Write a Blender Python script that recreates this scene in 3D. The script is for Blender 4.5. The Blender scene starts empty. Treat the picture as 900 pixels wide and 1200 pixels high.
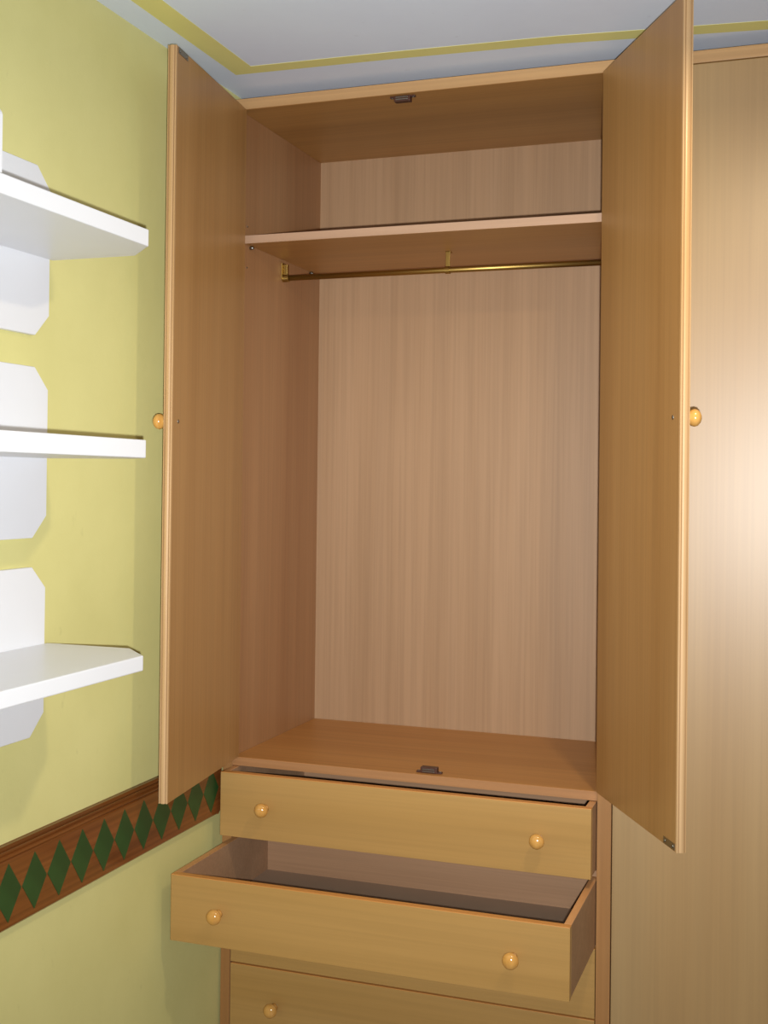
import bpy, bmesh, math
from mathutils import Vector, Matrix

scene = bpy.context.scene
col = scene.collection

# ------------------------------------------------------------------ camera
CAM = Vector((1.3399, -2.6431, 1.4802))
FWD = Vector((-0.33116, 0.943534, 0.008779))
RGT = Vector((0.943543, 0.331059, 0.011226))
UPV = Vector((-0.007686, -0.012001, 0.999898))
cd = bpy.data.cameras.new('camera')
cam = bpy.data.objects.new('camera', cd)
col.objects.link(cam)
cam.matrix_world = Matrix(((RGT.x, UPV.x, -FWD.x, CAM.x), (RGT.y, UPV.y, -FWD.y, CAM.y),
                           (RGT.z, UPV.z, -FWD.z, CAM.z), (0, 0, 0, 1)))
cd.sensor_fit = 'VERTICAL'
cd.sensor_height = 24.0
cd.sensor_width = 18.0
cd.lens = 27.94
cd.shift_x = -11.1 / 1200
cd.shift_y = -47.66 / 1200
cd.clip_start = 0.02
scene.camera = cam

# ------------------------------------------------------------------ light
world = bpy.data.worlds.new('room_air')
scene.world = world
world.use_nodes = True
wb = world.node_tree.nodes['Background']
wb.inputs[0].default_value = (0.98, 0.97, 0.95, 1)
wb.inputs[1].default_value = 0.14


def area(name, loc, aim, size, power, colour):
    ld = bpy.data.lights.new(name, 'AREA')
    ld.shape = 'DISK'
    ld.size = size
    ld.energy = power
    ld.color = colour
    o = bpy.data.objects.new(name, ld)
    col.objects.link(o)
    o.location = loc
    o.rotation_euler = (Vector(aim) - Vector(loc)).to_track_quat('-Z', 'Y').to_euler()
    return o


# the flash sits just under and to the right of the lens; a shaded lamp hangs from the ceiling
fl = CAM + RGT * 0.022 - UPV * 0.038 + FWD * 0.01
flash = area('camera_flash', fl, fl + FWD + UPV * 0.035, 0.022, 24.3, (0.97, 0.99, 1.0))
flash.data.spread = math.radians(94)
area('ceiling_lamp', (1.27, -0.87, 2.30), (1.27, -0.87, 0), 0.10, 9.0, (1.0, 0.83, 0.54))

scene.view_settings.view_transform = 'Standard'
scene.view_settings.look = 'None'
scene.view_settings.exposure = 0.0
scene.view_settings.gamma = 1.0
scene.view_settings.use_curve_mapping = False


# ------------------------------------------------------------------ materials
def lin(rgb):
    out = []
    for c in rgb:
        c /= 255.0
        out.append(c / 12.92 if c <= 0.04045 else ((c + 0.055) / 1.055) ** 2.4)
    return (*out, 1.0)


def base_mat(name, rough=0.5, spec=0.5):
    m = bpy.data.materials.new(name)
    m.use_nodes = True
    nt = m.node_tree
    b = nt.nodes['Principled BSDF']
    b.inputs['Roughness'].default_value = rough
    b.inputs['Specular IOR Level'].default_value = spec
    return m, nt, b


def noise(nt, coord, scale, mapscale, detail=3, rough=0.5):
    mp = nt.nodes.new('ShaderNodeMapping')
    mp.inputs['Scale'].default_value = mapscale
    nt.links.new(coord, mp.inputs['Vector'])
    n = nt.nodes.new('ShaderNodeTexNoise')
    n.inputs['Scale'].default_value = scale
    n.inputs['Detail'].default_value = detail
    n.inputs['Roughness'].default_value = rough
    nt.links.new(mp.outputs[0], n.inputs['Vector'])
    return n.outputs['Fac']


def ramp(nt, fac, stops):
    r = nt.nodes.new('ShaderNodeValToRGB')
    e = r.color_ramp.elements
    e[0].position, e[0].color = stops[0]
    e[1].position, e[1].color = stops[-1]
    for p, c in stops[1:-1]:
        k = e.new(p)
        k.color = c
    nt.links.new(fac, r.inputs[0])
    return r.outputs[0]


def mix(nt, kind, fac, a, b):
    n = nt.nodes.new('ShaderNodeMix')
    n.data_type = 'RGBA'
    n.blend_type = kind
    if isinstance(fac, float):
        n.inputs[0].default_value = fac
    else:
        nt.links.new(fac, n.inputs[0])
    for s, v in ((6, a), (7, b)):
        if isinstance(v, tuple):
            n.inputs[s].default_value = v
        else:
            nt.links.new(v, n.inputs[s])
    return n.outputs[2]


def plain(name, rgb, rough=0.5, spec=0.5, metal=0.0, mottling=0.04):
    m, nt, b = base_mat(name, rough, spec)
    tc = nt.nodes.new('ShaderNodeTexCoord').outputs['Object']
    f = noise(nt, tc, 9, (1, 1, 1), 4)
    c = lin(rgb)
    lo = tuple(v * (1 - mottling) for v in c[:3]) + (1,)
    hi = tuple(min(1, v * (1 + mottling)) for v in c[:3]) + (1,)
    nt.links.new(ramp(nt, f, [(0.3, lo), (0.7, hi)]), b.inputs['Base Color'])
    b.inputs['Metallic'].default_value = metal
    return m


def wood(name, dark, light, grain='z', rough=0.4, spec=0.5, fibre=0.35, broad=6.0, bump=0.04):
    """veneer: long bands plus fine fibres along one axis"""
    m, nt, b = base_mat(name, rough, spec)
    tc = nt.nodes.new('ShaderNodeTexCoord').outputs['Object']
    al, fl_ = 0.045, 0.012
    def stretch(s):
        return {'x': (s, 1, 1), 'y': (1, s, 1), 'z': (1, 1, s)}[grain]
    f1 = noise(nt, tc, broad, stretch(al), 4, 0.55)
    c = ramp(nt, f1, [(0.32, lin(dark)), (0.68, lin(light))])
    f2 = noise(nt, tc, 130, stretch(fl_), 2, 0.6)
    g = ramp(nt, f2, [(0.35, (1 - fibre,) * 3 + (1,)), (0.6, (1, 1, 1, 1))])
    c = mix(nt, 'MULTIPLY', 0.5, c, g)
    f3 = noise(nt, tc, 34, stretch(0.03), 2, 0.5)
    g3 = ramp(nt, f3, [(0.3, (1 - fibre * 0.4,) * 3 + (1,)), (0.65, (1, 1, 1, 1))])
    c = mix(nt, 'MULTIPLY', 0.5, c, g3)
    nt.links.new(c, b.inputs['Base Color'])
    bp = nt.nodes.new('ShaderNodeBump')
    bp.inputs['Strength'].default_value = bump
    bp.inputs['Distance'].default_value = 0.002
    nt.links.new(f2, bp.inputs['Height'])
    nt.links.new(bp.outputs[0], b.inputs['Normal'])
    return m


def paint_wall(name, rgb, rgb2, rough=0.6):
    m, nt, b = base_mat(name, rough, 0.35)
    tc = nt.nodes.new('ShaderNodeTexCoord').outputs['Object']
    f = noise(nt, tc, 2.2, (1, 1, 1), 5, 0.6)
    c = ramp(nt, f, [(0.3, lin(rgb)), (0.7, lin(rgb2))])
    # a few rubbed marks
    f2 = noise(nt, tc, 26, (1, 1, 0.6), 3, 0.6)
    g = ramp(nt, f2, [(0.20, (0.86, 0.86, 0.86, 1)), (0.31, (1, 1, 1, 1))])
    c = mix(nt, 'MULTIPLY', 0.8, c, g)
    nt.links.new(c, b.inputs['Base Color'])
    f3 = noise(nt, tc, 160, (1, 1, 1), 4, 0.6)
    bp = nt.nodes.new('ShaderNodeBump')
    bp.inputs['Strength'].default_value = 0.12
    bp.inputs['Distance'].default_value = 0.002
    nt.links.new(f3, bp.inputs['Height'])
    nt.links.new(bp.outputs[0], b.inputs['Normal'])
    return m


M = {}
M['wall'] = paint_wall('yellow_wall_paint', (206, 200, 133), (218, 212, 146))
M['back_wall'] = paint_wall('yellow_back_wall_paint', (208, 202, 127), (220, 214, 140))
M['ceiling'] = paint_wall('white_ceiling_paint', (214, 224, 242), (222, 233, 249), 0.8)
M['stripe'] = paint_wall('yellow_stripe_paint', (218, 213, 134), (227, 221, 144), 0.75)
M['floor'] = plain('pale_floor_tile', (168, 164, 158), 0.45, 0.5, 0, 0.05)
M['white'] = plain('white_lacquer', (223, 225, 230), 0.35, 0.5, 0, 0.01)
M['lam_v'] = wood('beech_laminate_upright', (161, 127, 94), (169, 135, 102), 'z', 0.5, 0.4, 0.2, 16)
M['lam_h'] = wood('beech_laminate_flat', (163, 116, 61), (181, 132, 73), 'x', 0.42, 0.5, 0.2, 7)
M['lam_floor'] = wood('beech_laminate_base', (176, 120, 60), (192, 136, 74), 'x', 0.42, 0.5, 0.2, 7)
M['floor_edge'] = wood('base_edge_wood', (160, 112, 70), (176, 128, 84), 'x', 0.42, 0.5, 0.2, 12)
M['side_v'] = wood('beech_side_veneer', (152, 108, 70), (168, 125, 85), 'z', 0.42, 0.5, 0.2, 7)
M['door_in'] = wood('door_inner_veneer', (158, 114, 63), (175, 132, 80), 'z', 0.36, 0.5, 0.18, 7)
M['door_out'] = wood('door_outer_veneer', (161, 127, 81), (176, 144, 97), 'z', 0.41, 0.78, 0.12, 6, 0.015)
M['lip'] = wood('edge_lipping_wood', (180, 142, 96), (196, 160, 117), 'z', 0.35, 0.5, 0.15, 30)
M['front'] = wood('drawer_front_veneer', (168, 129, 72), (183, 144, 87), 'x', 0.34, 0.5, 0.12, 6)
M['edge_h'] = wood('rail_edge_wood', (179, 136, 91), (193, 153, 106), 'x', 0.4, 0.5, 0.2, 12)
M['rim'] = wood('drawer_rim_lipping', (196, 132, 65), (213, 149, 80), 'x', 0.4, 0.5, 0.15, 12)
M['rim_y'] = wood('drawer_side_lipping', (198, 142, 90), (216, 159, 105), 'y', 0.4, 0.5, 0.15, 12)
M['shelf_edge'] = wood('shelf_edge_laminate', (168, 132, 104), (181, 146, 119), 'x', 0.45, 0.5, 0.12, 12)
M['stile'] = wood('stile_wood', (156, 108, 62), (170, 123, 74), 'z', 0.4, 0.5, 0.2, 14)
M['box'] = wood('drawer_box_wood', (156, 119, 88), (173, 136, 104), 'x', 0.5, 0.4, 0.22, 8)
M['boxfloor'] = plain('drawer_floor_board', (158, 134, 112), 0.55, 0.3, 0, 0.03)
M['knob'] = wood('knob_lacquered_wood', (198, 142, 68), (216, 164, 90), 'z', 0.16, 0.6, 0.15, 40)
M['brass'] = plain('brass', (168, 138, 76), 0.42, 0.5, 1.0, 0.05)
M['steel'] = plain('zinc_steel', (150, 148, 142), 0.35, 0.5, 1.0, 0.05)
M['brown_plastic'] = plain('brown_plastic', (72, 42, 32), 0.4, 0.5, 0, 0.05)
M['dado'] = wood('mahogany_dado', (110, 62, 26), (142, 84, 40), 'y', 0.17, 0.6, 0.5, 16)
M['green'] = plain('green_stain', (38, 72, 32), 0.45, 0.5, 0, 0.25)


# ------------------------------------------------------------------ mesh helpers (all coordinates are room metres)
def place(name, bm, mat, parent=None, smooth=False, origin=None):
    """link ONE mesh object; the vertices come in room coordinates"""
    bmesh.ops.recalc_face_normals(bm, faces=bm.faces)
    me = bpy.data.meshes.new(name)
    bm.to_mesh(me)
    bm.free()
    me.materials.append(mat)
    o = bpy.data.objects.new(name, me)
    col.objects.link(o)
    if smooth:
        for p in me.polygons:
            p.use_smooth = True
    if parent is not None:
        o.parent = parent
        if parent.type == 'EMPTY':
            o.location = -parent.location
    return o


def add_box(bm, x0, x1, y0, y1, z0, z1, bev=0.0):
    vs = [bm.verts.new((x, y, z)) for x in (x0, x1) for y in (y0, y1) for z in (z0, z1)]
    fs = []
    for q in ((0, 1, 3, 2), (4, 6, 7, 5), (0, 4, 5, 1), (2, 3, 7, 6), (0, 2, 6, 4), (1, 5, 7, 3)):
        fs.append(bm.faces.new([vs[i] for i in q]))
    if bev > 0:
        es = list({e for f in fs for e in f.edges})
        bmesh.ops.bevel(bm, geom=es, offset=bev, segments=2, profile=0.5, affect='EDGES')


def box(name, x0, x1, y0, y1, z0, z1, mat, parent=None, bev=0.0012):
    bm = bmesh.new()
    add_box(bm, x0, x1, y0, y1, z0, z1, bev)
    return place(name, bm, mat, parent)


def add_prism(bm, pts, to3, a, b):
    """closed polygon pts (u,v) swept from a to b; to3(u,v,w) gives the point"""
    lo = [bm.verts.new(to3(u, v, a)) for u, v in pts]
    hi = [bm.verts.new(to3(u, v, b)) for u, v in pts]
    n = len(pts)
    bm.faces.new(lo)
    bm.faces.new(hi)
    for i in range(n):
        j = (i + 1) % n
        bm.faces.new((lo[i], lo[j], hi[j], hi[i]))


def add_lathe(bm, prof, base, axis, seg=24):
    """profile (distance along axis, radius) turned about axis"""
    axis = Vector(axis).normalized()
    u = axis.orthogonal().normalized()
    v = axis.cross(u)
    base = Vector(base)
    rings = []
    for h, r in prof:
        if r < 1e-6:
            rings.append([bm.verts.new(base + axis * h)])
        else:
            rings.append([bm.verts.new(base + axis * h + (u * math.cos(t) + v * math.sin(t)) * r)
                          for t in [2 * math.pi * k / seg for k in range(seg)]])
    for A, B in zip(rings, rings[1:]):
        if len(A) == 1 and len(B) == 1:
            continue
        for k in range(seg):
            j = (k + 1) % seg
            if len(A) == 1:
                bm.faces.new((A[0], B[k], B[j]))
            elif len(B) == 1:
                bm.faces.new((A[k], B[0], A[j]))
            else:
                bm.faces.new((A[k], B[k], B[j], A[j]))
    for R in (rings[0], rings[-1]):
        if len(R) > 2:
            bm.faces.new(R)


def lathe(name, prof, base, axis, mat, parent, seg=24):
    bm = bmesh.new()
    add_lathe(bm, prof, base, axis, seg)
    return place(name, bm, mat, parent, smooth=True)


KNOB = [(0.0, 0.0), (0.0, 0.0095), (0.004, 0.0085), (0.008, 0.0075), (0.011, 0.0085), (0.014, 0.0125),
        (0.018, 0.0155), (0.023, 0.0168), (0.028, 0.0158), (0.032, 0.0125), (0.035, 0.0075), (0.036, 0.0)]


def knob(base, axis, parent):
    return lathe('knob', KNOB, base, axis, M['knob'], parent)


def screw(base, axis, parent, r=0.0045):
    return lathe('screw', [(0, 0), (0, r), (0.0008, r * 0.95), (0.0014, r * 0.6), (0.0016, 0)], base, axis,
                 M['steel'], parent, 12)


def empty(name, loc):
    o = bpy.data.objects.new(name, None)
    col.objects.link(o)
    o.location = loc
    o.empty_display_size = 0.1
    return o


def tag(o, label, cat, group=None):
    o['label'] = label
    o['category'] = cat
    if group:
        o['group'] = group
    return o


def struct(o, label=None, cat=None):
    o['kind'] = 'structure'
    if label:
        o['label'] = label
    if cat:
        o['category'] = cat
    return o


# ------------------------------------------------------------------ room shell
WX, CZ, BY = -0.028, 2.444, 0.545      # left wall, ceiling, wall behind the wardrobe
struct(box('wall_left', WX - 0.12, WX, -3.4, BY + 0.1, -0.05, CZ + 0.05, M['wall'], None, 0),
       'pale yellow painted wall behind the white shelves', 'wall')
struct(box('wall_back', WX, 3.2, BY, BY + 0.1, -0.05, CZ + 0.05, M['back_wall'], None, 0),
       'pale yellow wall hidden behind the wardrobes', 'wall')
ceil = struct(box('ceiling', WX, 3.2, -3.4, BY, CZ, CZ + 0.08, M['ceiling'], None, 0),
              'white ceiling with a thin yellow painted border', 'ceiling')
struct(box('floor', WX, 3.2, -3.4, BY, -0.06, 0.0, M['floor'], None, 0), 'pale tiled floor of the room', 'floor')
# painted border: one L of yellow on the ceiling
bm = bmesh.new()
zt_, zb_ = CZ + 0.002, CZ - 0.0006
outer = [(0.034, -3.3), (0.040, -0.103), (0.42, -0.092), (0.805, -0.072), (1.25, -0.019), (3.1, 0.10)]
inner = [(0.095, -3.3), (0.100, -0.146), (0.42, -0.136), (0.812, -0.117), (1.25, -0.069), (3.1, 0.055)]
lo = [bm.verts.new((x, y, zb_)) for x, y in outer]
li = [bm.verts.new((x, y, zb_)) for x, y in inner]
for i in range(len(outer) - 1):
    bm.faces.new((lo[i], lo[i + 1], li[i + 1], li[i]))
r = bmesh.ops.extrude_face_region(bm, geom=bm.faces[:])
bmesh.ops.translate(bm, vec=(0, 0, zt_ - zb_), verts=[v for v in r['geom'] if isinstance(v, bmesh.types.BMVert)])
s = place('painted_border', bm, M['stripe'], ceil)
s['label'] = 'yellow painted border line'

# ------------------------------------------------------------------ dado rail with green diamonds
bm = bmesh.new()
FX = -0.008
prof = [(WX, 0.672), (FX - 0.004, 0.672), (FX, 0.676), (FX, 0.795)]
def bead(x0, z0, x1, z1, h, n=6):
    """round bead between two points, bulging outwards"""
    out = []
    nx, nz = (z1 - z0), -(x1 - x0)
    L = math.hypot(nx, nz)
    for k in range(1, n):
        t = k / n
        b_ = h * math.sin(math.pi * t)
        out.append((x0 + (x1 - x0) * t + nx / L * b_, z0 + (z1 - z0) * t + nz / L * b_))
    return out
pp = [(FX, 0.795), (FX - 0.0025, 0.797), (FX - 0.0055, 0.805), (FX - 0.0095, 0.812), (WX + 0.004, 0.8195)]
for a, b in zip(pp[1:], pp[2:]):
    prof.append(a)
    prof += bead(*a, *b, 0.0034, 8)
prof += [pp[-1], (WX, 0.8205)]
Y0, Y1 = -3.2, -0.055
add_prism(bm, prof, lambda u, v, w: (u, w, v), Y0, Y1)
# small rounded lower corner at the wardrobe end
add_prism(bm, [(Y1, 0.6725), (Y1 + 0.006, 0.675), (Y1 + 0.012, 0.681), (Y1 + 0.016, 0.690), (Y1 + 0.016, 0.795), (Y1, 0.795)],
          lambda u, v, w: (w, u, v), WX, FX)
rail = struct(place('trim_1', bm, M['dado'], None),
              'dark red-brown wooden dado rail with green diamonds', 'dado rail')
bmd = bmesh.new()
hw, hh, th = 0.0365, 0.0525, 0.0012
add_prism(bmd, [(-hw, 0), (0, -hh), (hw, 0), (0, hh)], lambda u, v, w: (w, u, v), 0, th)
bmesh.ops.recalc_face_normals(bmd, faces=bmd.faces)
dm = bpy.data.meshes.new('diamond')
bmd.to_mesh(dm)
bmd.free()
dm.materials.append(M['green'])
for k in range(38):
    o = bpy.data.objects.new('diamond', dm)
    col.objects.link(o)
    o.parent = rail
    o.location = (FX - 0.0002, -0.092 - 0.0762 * k, 0.738)

# ------------------------------------------------------------------ white wall shelves
def wall_shelf(zt, zb, p0, p1, label):
    root = tag(empty('wall_shelf', (WX, -1.2, zb)), label, 'shelf', 'white shelves on the yellow wall')
    ya, yb = -0.738, -1.70
    c = 0.070
    bm = bmesh.new()
    X0, X1 = WX + 0.0125, 0.234
    add_prism(bm, [(X0, ya), (X1 - c, ya), (X1, ya - c), (X1, yb + c), (X1 - c, yb), (X0, yb)],
              lambda u, v, w: (u, v, w), zb, zt)
    bmesh.ops.bevel(bm, geom=bm.edges[:], offset=0.0022, segments=2, profile=0.5, affect='EDGES')
    place('shelf_board', bm, M['white'], root)
    bm = bmesh.new()
    y0, y1 = -0.746, -1.69
    cy, cz = 0.041, 0.040
    add_prism(bm, [(y0 - cy, p1), (y0, p1 - cz), (y0, p0 + cz), (y0 - cy, p0),
                   (y1 + cy, p0), (y1, p0 + cz), (y1, p1 - cz), (y1 + cy, p1)],
              lambda u, v, w: (w, u, v), WX + 0.0002, WX + 0.0125)
    bmesh.ops.bevel(bm, geom=bm.edges[:], offset=0.001, segments=1, affect='EDGES')
    place('back_plate', bm, M['white'], root)
    return root


wall_shelf(1.920, 1.890, 1.744, 2.059, 'uppermost white wall shelf, seen from below, near the ceiling')
wall_shelf(1.549, 1.517, 1.369, 1.685, 'middle white wall shelf, seen edge on at knob height')
wall_shelf(1.170, 1.143, 1.001, 1.315, 'lowest white wall shelf, seen from above, over the dado rail')
bm = bmesh.new()
add_prism(bm, [(-0.015, 1.9203), (0.200, 1.9203), (0.200, 2.022), (0.172, 2.062), (-0.015, 2.062)],
          lambda u, v, w: (u, w, v), -1.190, -1.167)
bmesh.ops.bevel(bm, geom=bm.edges[:], offset=0.0015, segments=2, affect='EDGES')
tag(place('upright_panel', bm, M['white'], None), 'white upright panel standing on the uppermost wall shelf', 'panel')

# ------------------------------------------------------------------ open wardrobe
ZT, ZB, ZF = 2.421, 2.394, 0.801
XL, XR, D = 0.0, 0.900, 0.511
ward = tag(empty('wardrobe', (0.45, 0.25, 0.0)),
           'open beech wardrobe with hanging rod, two open doors and pulled-out drawers', 'wardrobe')
W = ward
SX0, SX1 = -0.024, 0.9295
box('side_panel', SX0, XL + 0.0015, 0.0, 0.53, 0.0, ZB, M['side_v'], W)
box('side_panel', XR - 0.002, SX1, 0.0, 0.53, 0.0, ZB, M['side_v'], W)
box('back_panel', XL + 0.0015, XR - 0.002, D, D + 0.012, 0.06, ZB, M['lam_v'], W, 0)
tb = box('top_board', SX0, SX1, 0.0, 0.53, ZB, ZT, M['lam_h'], W)
box('front_edge', SX0, SX1, -0.0015, 0.0005, ZB + 0.0004, ZT - 0.0004, M['edge_h'], tb, 0.0004)
fb = box('compartment_floor', XL + 0.0015, XR - 0.002, 0.0, D, ZF - 0.021, ZF, M['lam_floor'], W)
box('front_edge', XL + 0.0015, XR - 0.002, -0.0015, 0.0005, ZF - 0.0206, ZF - 0.0004, M['floor_edge'], fb, 0.0004)
for xa, xb in ((SX0, XL + 0.0015), (XR - 0.002, SX1)):
    box('stile', xa + 0.0003, xb - 0.0003, -0.0015, 0.0005, 0.0, ZB - 0.0003, M['stile'], W, 0.0004)
box('plinth', XL + 0.0015, XR - 0.002, 0.03, 0.05, 0.0, 0.075, M['stile'], W)
for zz in (0.607, 0.4545, 0.2975):
    box('divider_rail', XL + 0.0015, XR - 0.002, 0.022, 0.09, zz - 0.001, zz + (0.012 if zz > 0.6 else 0.0005), M['box'], W, 0)

# inner shelf
sh = box('shelf', XL + 0.002, XR - 0.0025, 0.031, D - 0.001, 2.0690, 2.0895, M['lam_h'], W)
box('front_edge', XL + 0.002, XR - 0.0025, 0.0295, 0.0315, 2.0693, 2.0892, M['shelf_edge'], sh, 0.0004)
for y in (0.062, 0.44):
    lathe('shelf_pin', [(0, 0), (0, 0.0045), (0.009, 0.0045), (0.010, 0.003), (0.010, 0)], (XL + 0.0015, y, 2.0640), (1, 0, 0), M['steel'], sh, 12)
for z in (2.115, 2.012):
    lathe('pin_hole_cap', [(0, 0), (0, 0.0028), (0.0008, 0.0024), (0.001, 0)], (XL + 0.0014, 0.045, z), (1, 0, 0), M['steel'], W, 10)

# hanging rod
ry, rz, rr = 0.262, 2.021, 0.0075
rod = lathe('hanging_rod', [(0, 0), (0, rr), (XR - 0.016, rr), (XR - 0.016, 0)], (XL + 0.007, ry, rz), (1, 0, 0), M['brass'], W, 20)
for sx, x in ((1, XL + 0.0015), (-1, XR - 0.002)):
    bm = bmesh.new()
    add_box(bm, min(x, x + sx * 0.0025), max(x, x + sx * 0.0025), ry - 0.014, ry + 0.014, rz - 0.004, rz + 0.040, 0.0008)
    add_box(bm, min(x + sx * 0.0025, x + sx * 0.014), max(x + sx * 0.0025, x + sx * 0.014), ry - 0.006, ry + 0.006, rz + 0.006, rz + 0.036, 0.001)
    add_lathe(bm, [(0, 0), (0, 0.0105), (0.016, 0.0105), (0.0175, 0.009), (0.0175, 0)], (x, ry, rz), (sx, 0, 0), 18)
    place('rod_bracket', bm, M['brass'], rod)
bm = bmesh.new()
add_box(bm, 0.455, 0.4665, ry - 0.002, ry + 0.002, rz, 2.0686, 0.0008)
add_box(bm, 0.4545, 0.467, ry - 0.002, ry + 0.018, 2.0662, 2.0689, 0.0006)
add_lathe(bm, [(0, 0), (0, 0.0098), (0.012, 0.0098), (0.012, 0)], (0.455, ry, rz), (1, 0, 0), 18)
place('rod_bracket', bm, M['brass'], rod)

# door catches
def catch(x, y, z, s):
    bm = bmesh.new()
    add_box(bm, x - 0.020, x + 0.020, y - 0.006, y + 0.012, min(z, z + s * 0.014), max(z, z + s * 0.014), 0.0015)
    add_box(bm, x - 0.031, x + 0.031, y - 0.004, y + 0.008, min(z, z + s * 0.004), max(z, z + s * 0.004), 0.001)
    c = place('door_catch', bm, M['brown_plastic'], W)
    for k in (0, 1):
        z0 = z + s * (0.0035 + 0.005 * k)
        box('catch_plate', x - 0.015, x + 0.015, y - 0.008, y - 0.0055, min(z0, z0 + s * 0.0022), max(z0, z0 + s * 0.0022), M['steel'], c, 0.0003)
    for k in (-1, 1):
        lathe('screw', [(0, 0), (0, 0.0028), (0.001, 0.0022), (0.0012, 0)], (x + k * 0.026, y + 0.002, z + s * 0.004), (0, 0, s), M['steel'], c, 10)
catch(0.419, 0.016, ZB, -1)
catch(0.502, 0.020, ZF, 1)

# doors: width along d, thickness along n (outwards)
def door(name, hinge, d, n, r0, r1, t, z0, z1, kz, label):
    hinge, d, n = Vector(hinge), Vector(d).normalized(), Vector(n).normalized()
    def at(r, o, z):
        p = hinge + d * r + n * o
        return (p.x, p.y, z)
    lipw = 0.006
    bm = bmesh.new()
    add_prism(bm, [(r0, 0), (r1 - lipw, 0), (r1 - lipw, t), (r0, t)], at, z0, z1)
    bmesh.ops.bevel(bm, geom=bm.edges[:], offset=0.0006, segments=1, affect='EDGES')
    p = place(name, bm, M['door_in'], W)
    p['label'] = label
    # moulded lipping on the free edge: flat, groove, round nose
    e = [(r1 - lipw, 0.0001), (r1 - 0.0025, 0.0001), (r1 - 0.0012, 0.0009), (r1 - 0.0010, 0.0026), (r1 - 0.0046, 0.0034),
         (r1 - 0.0046, 0.0042)]
    for k in range(9):
        a = math.pi * k / 8
        e.append((r1 - 0.0026 + 0.0026 * math.sin(a) ** 0.8 if 0 < k < 8 else r1 - 0.0026,
                  0.0046 + (t - 0.0092) * (1 - math.cos(a)) / 2))
    e += [(r1 - 0.0046, t - 0.0042), (r1 - 0.0046, t - 0.0034), (r1 - 0.0010, t - 0.0026), (r1 - 0.0012, t - 0.0009),
          (r1 - 0.0025, t - 0.0001), (r1 - lipw, t - 0.0001)]
    bm = bmesh.new()
    add_prism(bm, e, at, z0, z1)
    place('edge_lipping', bm, M['lip'], p)
    # outer veneer
    bm = bmesh.new()
    add_prism(bm, [(r0 + 0.0006, t - 0.0002), (r1 - lipw, t - 0.0002), (r1 - lipw, t + 0.0006), (r0 + 0.0006, t + 0.0006)], at, z0 + 0.0006, z1 - 0.0006)
    place('outer_veneer', bm, M['door_out'], p)
    rk = r1 - 0.036
    knob(at(rk, t + 0.0004, kz), n, p)
    screw(at(rk, 0.0001, kz), -n, p)
    return p, at, n


pl, atl, nl = door('door', (0.0192, 0, 0), (0.1249, -0.9922, 0), (-0.9922, -0.1249, 0), 0.002, 0.448, 0.0195, ZF + 0.001, ZB - 0.001, 1.603,
                   'left door, standing open against the yellow wall')
pr, atr, nr = door('door', (0.8905, 0, 0), (0.490, -0.8717, 0), (0.8717, 0.490, 0), 0.014, 0.449, 0.0195, ZF + 0.001, ZB - 0.001, 1.607,
                   'right door, swung open before the closed wardrobe')

def strike(p, at, n, ra, rb, za, zb):
    bm = bmesh.new()
    add_prism(bm, [(ra, -0.0012), (rb, -0.0012), (rb, 0.0004), (ra, 0.0004)], at, za, zb)
    s_ = place('strike_plate', bm, M['steel'], p)
    for q in (ra + 0.008, rb - 0.008):
        lathe('screw', [(0, 0), (0, 0.0036), (0.001, 0.003), (0.0016, 0)], at(q, -0.0012, (za + zb) / 2), -n, M['steel'], p, 10)
strike(pl, atl, nl, 0.385, 0.436, 2.379, 2.3915)
strike(pr, atr, nr, 0.388, 0.440, 0.804, 0.8165)

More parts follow.
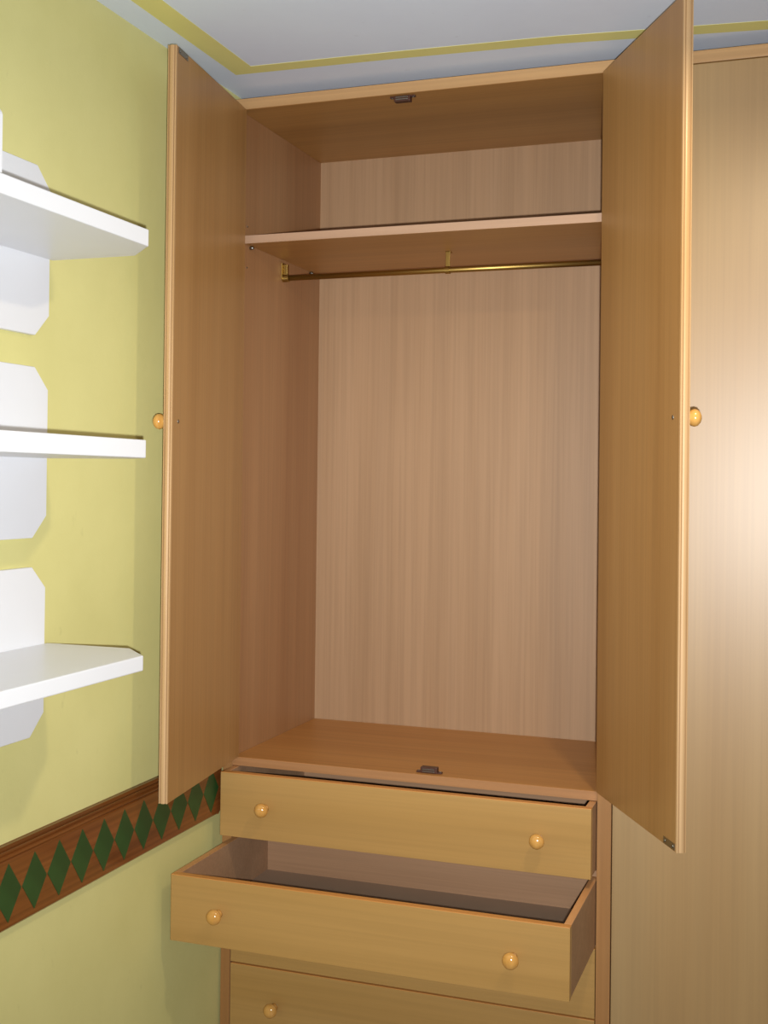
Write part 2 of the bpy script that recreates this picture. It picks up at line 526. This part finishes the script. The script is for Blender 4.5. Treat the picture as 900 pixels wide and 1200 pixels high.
# drawers
def drawer(z0, z1, pull, label):
    x0, x1 = 0.0032, 0.8965
    yf = -pull - 0.0015
    t = 0.016
    y0, y1 = yf + 0.019, yf + 0.480
    bm = bmesh.new()
    add_box(bm, x0, x0 + t, y0, y1, z0 + 0.002, z1 - 0.0005, 0.001)
    add_box(bm, x1 - t, x1, y0, y1, z0 + 0.002, z1 - 0.0005, 0.001)
    add_box(bm, x0 + t, x1 - t, y1 - 0.014, y1, z0 + 0.004, z1 - 0.012, 0.001)
    b = place('drawer', bm, M['box'], W)
    b['label'] = label
    box('drawer_bottom', x0 + t - 0.002, x1 - t + 0.002, y0, y1 - 0.002, z0 + 0.013, z0 + 0.018, M['boxfloor'], b, 0)
    box('drawer_front', x0, x1, yf, yf + 0.019, z0, z1 - 0.0012, M['front'], b, 0.0008)
    box('front_lipping', x0 + 0.0004, x1 - 0.0004, yf + 0.0006, yf + 0.0186, z1 - 0.0016, z1, M['rim'], b, 0.0004)
    for xa in (x0 + 0.0004, x1 - t + 0.0004):
        box('side_lipping', xa, xa + t - 0.0008, y0 + 0.0004, y1, z1 - 0.0016, z1, M['rim_y'], b, 0.0004)
    zk = (z0 + z1) / 2
    for x in (0.122, 0.782):
        knob((x, yf + 0.0004, zk), (0, -1, 0), b)
    return b


drawer(0.626, 0.7785, 0.064, 'top drawer, pulled out a little')
drawer(0.4570, 0.6035, 0.295, 'second drawer, pulled far out and empty')
drawer(0.3005, 0.4535, 0.0, 'third drawer, closed, behind the pulled-out one')
drawer(0.115, 0.2965, 0.0, 'lowest drawer, closed')

# ------------------------------------------------------------------ closed wardrobe beside it
w2 = tag(empty('wardrobe', (1.4, 0.25, 0.0)), 'closed full-height maple wardrobe behind the open right door', 'wardrobe')
RX0, RX1 = 0.9305, 1.880
box('side_panel', RX0, RX0 + 0.018, 0.021, 0.53, 0.0, ZB, M['side_v'], w2)
box('side_panel', RX1 - 0.018, RX1, 0.021, 0.53, 0.0, ZB, M['side_v'], w2)
box('back_panel', RX0 + 0.018, RX1 - 0.018, D, D + 0.012, 0.06, ZB, M['lam_v'], w2, 0)
box('plinth', RX0 + 0.018, RX1 - 0.018, 0.03, 0.05, 0.0, 0.07, M['stile'], w2)
tb = box('top_board', RX0 - 0.0003, RX1, 0.0, 0.53, ZB, ZT, M['lam_h'], w2)
box('front_edge', RX0 - 0.0003, RX1, -0.0015, 0.0005, ZB + 0.0004, ZT - 0.0004, M['edge_h'], tb, 0.0004)
mid = (RX0 + RX1) / 2
for xa, xb, kx in ((RX0 + 0.001, mid - 0.0008, mid - 0.036), (mid + 0.0008, RX1 - 0.001, mid + 0.036)):
    p = box('door', xa, xb, -0.001, 0.0195, 0.075, ZB - 0.0022, M['door_out'], w2, 0.0012)
    knob((kx, -0.0006, 1.60), (0, -1, 0), p)
